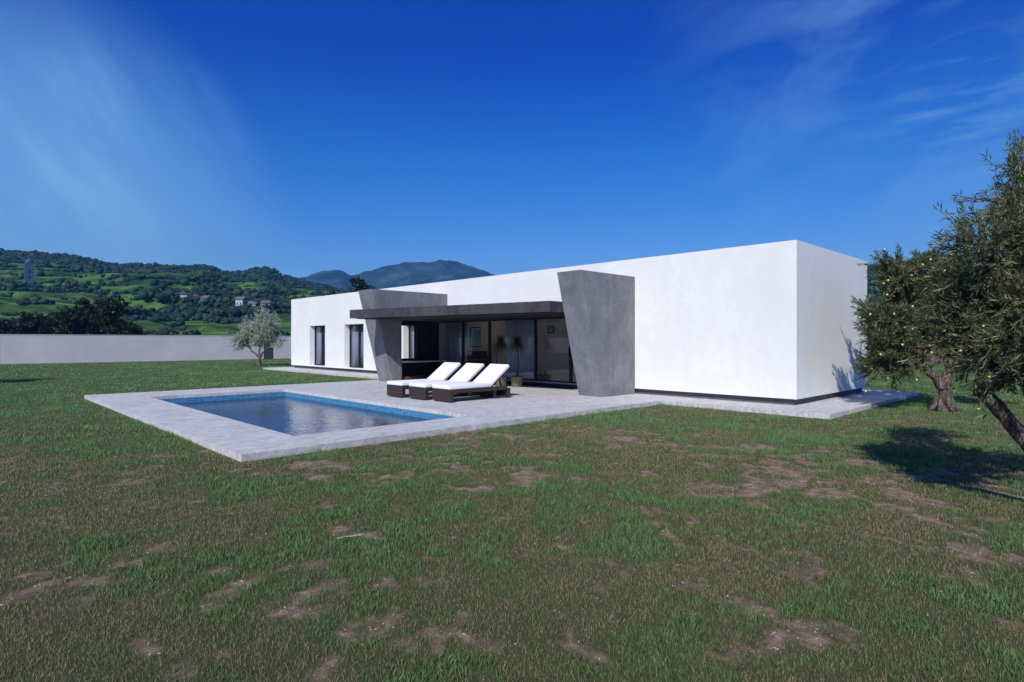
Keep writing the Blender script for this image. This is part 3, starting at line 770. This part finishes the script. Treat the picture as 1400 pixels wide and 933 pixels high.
# near olive, trunk leaning in from the right edge
def lobes_at(spec, base):
    o_ = []
    for px, py, D, rr in spec:
        u = (px - 700) / 807; v = (466.5 - py) / 807; c_, s_ = math.cos(R(YAW)), math.sin(R(YAW))
        o_.append(((D * (c_ + u * s_) - base[0], D * (s_ - u * c_) - base[1], 1.6 + v * D - base[2]), rr))
    return o_
r1, tp1, g1 = tree('olive_tree', 'large dark olive tree leaning in from the right edge of the lawn', 'tree', (7.6, .3, 0), [(-.77, .61, 1.17), (-.86, .62, 1.6), (-.5, .3, 1.8), (-.25, .0, 1.65)],
    lobes_at([(1390, 300, 5.8, .5), (1445, 240, 6.2, .6), (1350, 340, 5.6, .4), (1400, 390, 5.2, .5), (1366, 410, 5.6, .36), (1460, 350, 5.6, .6), (1408, 470, 5.2, .32), (1470, 490, 5.4, .5), (1500, 190, 6.0, .6), (1385, 255, 6.4, .38), (1560, 330, 5.2, .6), (1450, 430, 6.4, .6), (1560, 470, 5.8, .6), (1385, 498, 5.2, .17), (1338, 468, 5.6, .25), (1318, 445, 5.9, .28), (1335, 395, 6.2, .34)], (7.6, .3, 0)),
    .078, 52000, .088, .013, M['olive'], 11, 11, 9, twig_len=.36, limbf=.42, trunk_pts=[(0, 0, -.05), (-.2, .16, .35), (-.41, .33, .7), (-.6, .48, .95), (-.77, .61, 1.17)])
fruits(r1, tp1, g1, 98, .0115)
# olive at the corner of the walkway
r2, tp2, g2 = tree('olive_tree', 'gnarled thick trunked olive tree standing beside the corner of the house path', 'tree', (16.5, 2.86, 0), [(.03, -.03, .58), (-.34, .34, 1.1), (.2, -.18, 1.35)],
    [((-.75, .65, 2.2), (.75, .75, .8)), ((-1.0, .85, 1.6), (.65, .65, .6)), ((-.4, .3, 3.1), (.85, .85, .8)), ((.4, -.3, 3.5), (.9, .9, .7)), ((.3, -.4, 2.4), (.9, .9, .7)), ((1.0, -1.0, 2.8), (.9, .9, .8)), ((1.1, .2, 2.5), (.8, .8, .8)), ((-.2, 1.0, 2.9), (.7, .7, .7)), ((1.1, -1.3, 1.9), (.8, .8, .6)), ((-.3, .2, 1.7), (.8, .8, .5)), ((-1.0, .9, 1.05), (.5, .5, .4)), ((-.7, .8, 1.25), (.6, .6, .4)), ((-1.15, 1.0, 2.3), (.5, .5, .5)), ((-.8, .75, 3.2), (.55, .55, .5))],
    .17, 58000, .12, .02, M['olive'], 23, 12, 9, twig_len=.4, sides=9, limbf=.42)
fruits(r2, tp2, g2, 98, .026)
# root flare
mbr = MB(); rr_ = random.Random(4)
for k in range(8):
    a = k * .8 + rr_.uniform(-.2, .2); mbr.tube([(.1 * math.cos(a), .1 * math.sin(a), .32), (.19 * math.cos(a), .19 * math.sin(a), .1), (.34 * math.cos(a), .34 * math.sin(a), -.02)], [.08, .06, .02], 7)
mbr.build('root', M['bark'], r2, True)
# pale young olive far left by the path end
tree('olive_tree', 'small pale grey green olive tree on the lawn before the boundary wall', 'tree', (14.45, 38.0, 0), [(.0, .0, .6), (-.4, .4, 1.1), (.35, -.35, 1.15), (.05, 0, 1.3)],
    [((0, .2, 1.7), (.6, .6, .5)), ((.2, -.2, 2.0), (.6, .6, .5)), ((-.95, .85, 1.6), (.6, .6, .5)), ((-.7, .6, 1.95), (.65, .65, .55)), ((.85, -.75, 1.75), (.6, .6, .5)), ((.1, 0, 2.4), (.8, .8, .6)), ((-.5, .5, 2.5), (.6, .6, .5)), ((.6, -.6, 2.7), (.6, .6, .5)), ((.3, -.3, 3.2), (.5, .5, .4))],
    .12, 17000, .14, .028, M['pale_olive'], 5, 10, 9, twig_len=.5, sides=6, limbf=.35)
# olive left of the frame whose shadow falls on the lawn
tree('olive_tree', 'round olive tree on the far left lawn, left of the pool', 'tree', (-.4, 29.6, 0), [(0, 0, .9)],
    [((-.6, .3, 2.2), .8), ((.7, -.2, 2.3), .8), ((0, .2, 3.0), .8), ((.1, -.6, 2.0), .7)], .16, 9000, .13, .035, M['olive'], 9, 8, 7, twig_len=.4, sides=6)

def polar(px, D):
    u = (px - 700) / 807; c_, s_ = math.cos(R(YAW)), math.sin(R(YAW))
    return (D * (c_ + u * s_), D * (s_ - u * c_))
# broadleaf trees beyond the wall
bt = [(150, 66, 7.0, 2.6, 'tall dark evergreen tree rising highest behind the boundary wall'), (118, 72, 6.6, 2.4, 'dark evergreen tree left of the tallest one behind the boundary wall'),
      (95, 64, 5.4, 1.9, 'shorter grey green tree behind the boundary wall, third from the right'), (52, 70, 4.9, 2.2, 'low spreading dark tree behind the boundary wall, second from the left'),
      (14, 68, 3.9, 2.2, 'low bushy tree behind the leftmost end of the boundary wall'), (176, 74, 3.6, 1.5, 'small dark bush behind the wall, right of the tallest tree')]
for i, (px, D, h, w_, lb) in enumerate(bt):
    x, y = polar(px, D); rg = np.random.default_rng(40 + i)
    lob = [((rg.uniform(-w_, w_) * .6, rg.uniform(-w_, w_) * .6, h * rg.uniform(.35, .8)), (w_ * .55, w_ * .55, h * .17)) for _ in range(8)] + [((0, 0, h * .84), (w_ * .45, w_ * .45, h * .12))]
    tree('broadleaf_tree', lb, 'tree', (x, y, 0), [(0, 0, h * .25)], lob, .2, 9000, .34, .2, M['dark_leaf'], 60 + i, 7, 7, group='evergreen trees behind the boundary wall', sides=5, twig_len=.7)
# trees behind the house
for i, (px, D, h, lb) in enumerate(((493, 90, 11.2, 'dark tree whose top rises above the roof behind the far grey pier'), (452, 100, 10.3, 'low green tree showing just above the roof left of the grey pier'), (470, 96, 9.6, 'small bushy tree between two others behind the white wing roof'))):
    x, y = polar(px, D)
    lob = [((-1.2, .6, h * .72), (1.6, 1.6, 1.3)), ((1.3, -.4, h * .75), (1.5, 1.5, 1.2)), ((0, 0, h * .9), (1.5, 1.5, .9)), ((.3, 1, h * .6), (1.7, 1.7, 1.2))]
    tree('broadleaf_tree', lb, 'tree', (x, y, 0), [(0, 0, h * .4)], lob, .22, 5000, .45, .22, M['dark_leaf'], 90 + i, 7, 6, sides=5, twig_len=.9)

# potted ponytail palms under the canopy
def potted(loc, bend, seed, lb, s=1.0):
    rg = np.random.default_rng(seed); r = empty('potted_plant', loc); tag(r, lb, 'potted plant', 'potted palms by the glass doors')
    MB().lathe([(.15, 0), (.17, .01), (.2, .28), (.215, .3), (.215, .345), (.19, .345), (.185, .29)], 0, 0, 28).build('pot', M['pot'], r, True)
    MB().lathe([(.18, .28), (.16, .3), (.05, .31)], 0, 0, 20).build('soil', M['soil'], r, True)
    H = 1.45
    pts = [(0, 0, .28), (bend * .02, 0, .38), (bend * .1, bend * -.05, .7), (bend * .1, bend * -.06, 1.0), (bend * .02, 0, H)]
    MB().tube(pts, [.085, .055, .028, .024, .022], 8).build('trunk', M['bark'], r, True)
    V = []; F = []; k = 0
    for _ in range(420):
        a = rg.uniform(0, 6.283); el = rg.uniform(-.6, 1.3); l = rg.uniform(.36, .62); p = np.array([pts[-1][0], pts[-1][1], H])
        d = np.array([math.cos(a) * math.cos(el), math.sin(a) * math.cos(el), math.sin(el)]); sd = np.array([-math.sin(a), math.cos(a), 0]) * .010
        n = 5; ring = []
        for i in range(n + 1):
            t_ = i / n; q = p + d * l * t_; q[2] -= .5 * t_ * t_ * l
            ring.append((q - sd * (1 - t_ * .9), q + sd * (1 - t_ * .9)))
        for i in range(n):
            V += [ring[i][0], ring[i][1], ring[i + 1][1], ring[i + 1][0]]; F.append([k, k + 1, k + 2, k + 3]); k += 4
    V = np.array(V); np_mesh('crown', V, np.array(F), M['palm_leaf'], r, attrs={'rnd': np.repeat(rg.random(len(V) // 4), 4)})
    return r
potted((13.6, 13.85, .1), 0.4, 1, 'potted palm with straight stem, nearer the bright end pane')
potted((13.35, 14.35, .1), -1.4, 2, 'potted palm with curved stem, partly behind the raised lounger back')

# ------------------------------------------------------------------ boundary wall, bank
bw = empty('boundary_wall', (10, 53.4, 0)); tag(bw, 'long plain pale grey boundary wall closing the far side of the lawn', 'wall')
segs = [(-45, 1.85), (2.86, 20.7), (21.6, 36)]
for a, b in segs:
    MB().box(a - 10, b - 10, 0, .22, -.1, 2.03).build('wall_panel', M['bwall'], bw)
    MB().box(a - 10.0, b - 10.0, -.02, .24, 2.031, 2.07).build('coping', M['bwall'], bw)
for a, b in ((1.86, 2.85), (20.71, 21.59)):
    MB().panel('y', .03, .09, a - 10, b - 10, .03, 2.0, [(a - 10 + .08, b - 10 - .08, .11, 1.92)]).build('gate', M['gate'], bw)
    m_ = MB()
    for i in range(9): m_.box(a - 9.92, b - 10.08, .045, .075, .12 + i * .2, .12 + i * .2 + .185)
    m_.build('gate', M['gate'], bw)

def polar_mesh(name, d0, d1, nd, rs, zf, mat, extra=None):
    dl = np.radians(np.linspace(d0, d1, nd)); r = np.array(rs)
    DL, RR = np.meshgrid(dl, r, indexing='ij')
    z, at = zf(np.degrees(DL), RR)
    ph = R(YAW) + DL
    v = np.stack([RR * np.cos(ph), RR * np.sin(ph), z], -1).reshape(-1, 3)
    nx, ny = DL.shape; idx = np.arange(nx * ny).reshape(nx, ny)
    f = np.stack([idx[:-1, :-1], idx[:-1, 1:], idx[1:, 1:], idx[1:, :-1]], -1).reshape(-1, 4)
    return np_mesh(name, v, f, mat, attrs={k: a.ravel() for k, a in at.items()}, smooth=True)
def prof(tab, ext):
    d = []; e = []
    for px, py in tab:
        a = -math.atan((px - 700) / 807); d.append(math.degrees(a)); e.append((466.5 - py) / 807 * math.cos(a))
    for a, b in ext: d.append(a); e.append(b)
    o_ = np.argsort(d); return np.array(d)[o_], np.array(e)[o_]
# earth bank at the right
def zb_(d, r):
    ph = np.radians(d)
    n = fbm(r * np.cos(ph) * .15, r * np.sin(ph) * .15 + 50, 4)
    t_ = sstep(46, 56, r); t2 = 1 - sstep(75, 110, r)
    edge = sstep(-75, -66, d) * (1 - sstep(-12, -6, d))
    return (t_ * t2 * (1.25 + .5 * (n - .5)) + .25 * (n - .5) * t_) * edge - .12 * (1 - t_ * t2 * edge), {}
o = polar_mesh('earth_bank', -76, -5, 160, list(np.linspace(43, 60, 28)) + [65, 75, 90, 110], zb_, M['earth']); tag(o, kind='structure')

ht = prof([(0, 345), (40, 346), (100, 352), (150, 361), (200, 364), (240, 365), (285, 366), (302, 374), (330, 373), (350, 370), (364, 368), (372, 371), (385, 379), (398, 383), (440, 392), (500, 398), (560, 405), (700, 425), (1000, 410), (1120, 380), (1188, 363), (1260, 358), (1400, 352)],
          [(50, .115), (65, .11), (85, .09), (110, .06), (130, .03), (150, .0), (-50, .1), (-70, .06), (-95, 0)])
def hill_z(d, r):
    e = np.interp(d, *ht)
    ph = np.radians(d + YAW); x = r * np.cos(ph); y = r * np.sin(ph)
    ridge = 520.0
    t_ = np.clip((r - 120) / (ridge - 120), 0, 1.35)
    H = e * ridge + 1.6
    g_ = np.where(t_ < 1, t_ ** 1.15, 1 - (t_ - 1) * 1.6)
    n = fbm(x * .012, y * .012, 5) - .5
    n2 = fbm(x * .05, y * .05, 4) - .5
    fadeR = np.clip(1 - abs(t_ - 1) * 4, 0, 1)
    z = H * g_ + n * 22 * sstep(0, .3, t_) * (1 - fadeR * .9) * sstep(.01, .05, e) + n2 * 5.5 * sstep(0, .2, t_) * (1 - fadeR * .5)
    # terraces
    stp = 4.0; zt_ = z / stp; fr = zt_ - np.floor(zt_); ter = (np.floor(zt_) + sstep(.3, .7, fr)) * stp
    z = z * .45 + ter * .55
    return np.maximum(z - .6, -.6), {'up': np.clip(t_, 0, 1) + 0 * d, 'edge': np.exp(-((fr - .5) / .17) ** 2) + 0 * d}
rs_h = np.concatenate([np.linspace(118, 530, 200), np.linspace(540, 660, 12)])
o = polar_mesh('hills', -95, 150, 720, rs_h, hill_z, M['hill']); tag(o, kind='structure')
mt = prof([(200, 425), (300, 405), (360, 392), (395, 384), (415, 378), (440, 370), (460, 368), (470, 370), (482, 375), (492, 373), (530, 362), (545, 359), (575, 356), (585, 358), (596, 357), (603, 354), (610, 356), (625, 357), (640, 362), (660, 368), (680, 375), (760, 398), (900, 425), (1100, 430), (1300, 440)],
          [(50, .01), (-50, .01)])
def mount_z(d, r):
    e = np.interp(d, *mt); ph = np.radians(d + YAW); x = r * np.cos(ph); y = r * np.sin(ph)
    t_ = (r - 1050) / 450; g_ = np.where(t_ < 1, np.clip(t_, 0, 1) ** .9, 1 - (t_ - 1) * 2)
    n = 1 - abs(fbm(x * .008, y * .008, 5) * 2 - 1) - .8
    fadeR = np.clip(1 - abs(t_ - 1) * 3.5, 0, 1)
    return e * 1500 * g_ + n * 70 * np.clip(t_, 0, 1) * (1 - fadeR) + (fbm(x * .06, y * .06, 4) - .5) * 9 * np.clip(t_, 0, 1) - 1, {}
o = polar_mesh('mountains', -48, 48, 520, list(np.linspace(1050, 1500, 70)) + list(np.linspace(1510, 1700, 8)), mount_z, M['mountain']); tag(o, kind='structure')

# scrub and woods covering the hillside: one mass
def scrub():
    rg = np.random.default_rng(77)
    bm_v = []; 
    phi = (1 + 5 ** .5) / 2
    ico = np.array([(-1, phi, 0), (1, phi, 0), (-1, -phi, 0), (1, -phi, 0), (0, -1, phi), (0, 1, phi), (0, -1, -phi), (0, 1, -phi), (phi, 0, -1), (phi, 0, 1), (-phi, 0, -1), (-phi, 0, 1)], float) / math.sqrt(1 + phi * phi)
    fi = np.array([(0, 11, 5), (0, 5, 1), (0, 1, 7), (0, 7, 10), (0, 10, 11), (1, 5, 9), (5, 11, 4), (11, 10, 2), (10, 7, 6), (7, 1, 8), (3, 9, 4), (3, 4, 2), (3, 2, 6), (3, 6, 8), (3, 8, 9), (4, 9, 5), (2, 4, 11), (6, 2, 10), (8, 6, 7), (9, 8, 1)])
    N = 130000
    d = np.where(rg.random(N) < .72, rg.uniform(17, 46, N), np.where(rg.random(N) < .6, rg.uniform(-52, -25, N), rg.uniform(-25, 130, N)))
    r = np.sqrt(rg.uniform(125 ** 2, 530 ** 2, N))
    ph = np.radians(d + YAW); x = r * np.cos(ph); y = r * np.sin(ph)
    # clusters, hedgerows running across the slope and a wooded upper slope
    tn = (-np.sin(R(76)) * x + np.cos(R(76)) * y); rn = (np.cos(R(76)) * x + np.sin(R(76)) * y)
    cl = fbm(x * .018 + 5, y * .018, 4); hed = np.abs(fbm(tn * .008, rn * .05 + 30, 3) - .5)
    t_ = (r - 120) / 400
    wood = sstep(.88, 1.04, t_ + (fbm(x * .012, y * .012 + 9, 3) - .5) * .8)
    right = (d < -20)
    p = .006 + .6 * sstep(.66, .76, cl) * (t_ > .12) + .55 * (hed < .01) + .8 * wood + .9 * right
    k = rg.random(N) < p
    x, y, r, d = x[k], y[k], r[k], d[k]; n = len(x)
    z, _ = hill_z(d, r)
    s_ = rg.uniform(.5, 1.35, n) * np.where(rg.random(n) < .08, 1.8, 1)
    # each bush = 3 small jittered blobs
    V = []; F = []; A = []; k0 = 0
    for b in range(3):
        o3 = rg.normal(0, .55, (n, 3)) * s_[:, None]; o3[:, 2] = abs(o3[:, 2]) * .6
        sc = (s_ * rg.uniform(.45, .85, n))[:, None, None]
        v = ico[None] * rg.uniform(.7, 1.3, (n, 12, 1)) * sc * np.array([1, 1, .85]) + (np.stack([x, y, z + s_ * .35], -1) + o3)[:, None]
        V.append(v.reshape(-1, 3)); F.append((fi[None] + 12 * np.arange(n)[:, None, None]).reshape(-1, 3) + k0); k0 += 12 * n
        A.append(np.repeat(rg.random(n), 12))
    o = np_mesh('hillside_scrub', np.concatenate(V), np.concatenate(F), M['scrub'], attrs={'rnd': np.concatenate(A)})
    tag(o, 'dark scrub, hedgerows and woods covering the green terraced hillside', 'scrub', kind='stuff')
    return n
print('scrub', scrub())

# village houses and the tower on the slope
def on_hill(px, py):
    """ground point of the slope seen in this direction"""
    d = -math.degrees(math.atan((px - 700) / 807)); best = None
    for r in np.linspace(130, 515, 400):
        z, _ = hill_z(np.array([d]), np.array([r])); e = float(z[0] - 1.6) / (r * math.cos(R(d)))
        if e >= (466.5 - py) / 807:
            best = (r, float(z[0])); break
    if best is None: best = (500, float(hill_z(np.array([d]), np.array([500.]))[0][0]))
    a = R(d + YAW); return best[0] * math.cos(a), best[0] * math.sin(a), best[1]
vil = [(250, 410, 3.6, 2.6, 1.7, 'white village house with a grey roof, farthest left in the hillside hamlet'), (267, 413, 3.4, 2.4, 1.5, 'white village house second from the left in the hillside hamlet'),
       (283, 418, 3, 2.4, 2.2, 'tallest white house in the middle of the hillside hamlet'), (330, 422, 2.8, 2.8, 2.6, 'small white hillside house right of the tallest hamlet house'),
       (346, 424, 2.4, 2.4, 2.0, 'tiny white hut on the hillside above the pale olive tree'), (362, 422, 3.2, 2.8, 1.8, 'low white house at the right end of the hillside hamlet')]
for i, (px, py, w_, dp, h, lb) in enumerate(vil):
    x, y, z = on_hill(px, py); r = empty('village_house', (x, y, z), R(YAW + 30 + i * 17)); tag(r, lb, 'house', 'white village houses on the hillside')
    MB().panel('y', -dp / 2, dp / 2, -w_ / 2, w_ / 2, -1.5, h).build('wall', M['vwhite'], r)
    MB().add([(-w_ / 2 - .3, -dp / 2 - .3, h + .002), (w_ / 2 + .3, -dp / 2 - .3, h + .002), (w_ / 2 + .3, dp / 2 + .3, h + .002), (-w_ / 2 - .3, dp / 2 + .3, h + .002), (-w_ / 2 - .3, 0, h + 1.1), (w_ / 2 + .3, 0, h + 1.1)],
             [(0, 1, 5, 4), (2, 3, 4, 5), (0, 4, 3), (1, 2, 5), (3, 2, 1, 0)]).build('roof', M['vroof'], r)
    for s_ in (-1, 1):
        for xx in (-w_ / 4, w_ / 4):
            MB().box(xx - .25, xx + .25, s_ * dp / 2 - .03, s_ * dp / 2 + .03, .7, 1.4).build('window', M['dwin'], r)
x, y, z = on_hill(40, 388)
tw = empty('tower', (x, y, z)); tag(tw, 'pale blue tower with a domed cap among the dark woods on the hill', 'tower')
hT = 11
MB().box(-1.5, 1.5, -1.5, 1.5, -2, hT * .8).build('shaft', M['tower'], tw)
MB().lathe([(1.6, hT * .801), (1.6, hT * .84), (1.1, hT * .94), (.3, hT)], 0, 0, 12).build('cap', M['tower'], tw, True)
for zz in (2.0, 4.5):
    for s_ in (-1, 1):
        MB().box(-.4, .4, s_ * 1.5 - .04, s_ * 1.5 + .04, zz, zz + 1.2).build('window', M['dwin'], tw); MB().box(s_ * 1.5 - .04, s_ * 1.5 + .04, -.4, .4, zz, zz + 1.2).build('window', M['dwin'], tw)

tg = MB().tube([(0, 0, .03), (.06, .02, .038), (.12, .025, .033), (.2, .06, .045)], [.004, .0035, .003, .0015], 6)
tg.tube([(.1, .024, .034), (.15, .0, .05), (.19, -.02, .05)], [.0025, .002, .001], 5)
o = tg.build('twig', M['drywood']); o.location = (2.26, 4.34, 0); o.rotation_euler = (0, 0, R(-35)); tag(o, 'thin pale dry forked twig lying on the lawn in front of the pool corner', 'twig')

# ------------------------------------------------------------------ haze
t = NT('haze_air'); pv = t.n('VolumePrincipled', Color=(.16, .46, 1.0, 1), Density=.00036, Anisotropy=.2)
t.t.links.new(pv.outputs[0], t.out.inputs['Volume'])
o = MB().box(-1750, 1750, -1750, 1750, -3, 250).build('haze', t.m); tag(o, 'thin blue haze hanging in the air between camera and mountains', 'haze', kind='stuff')
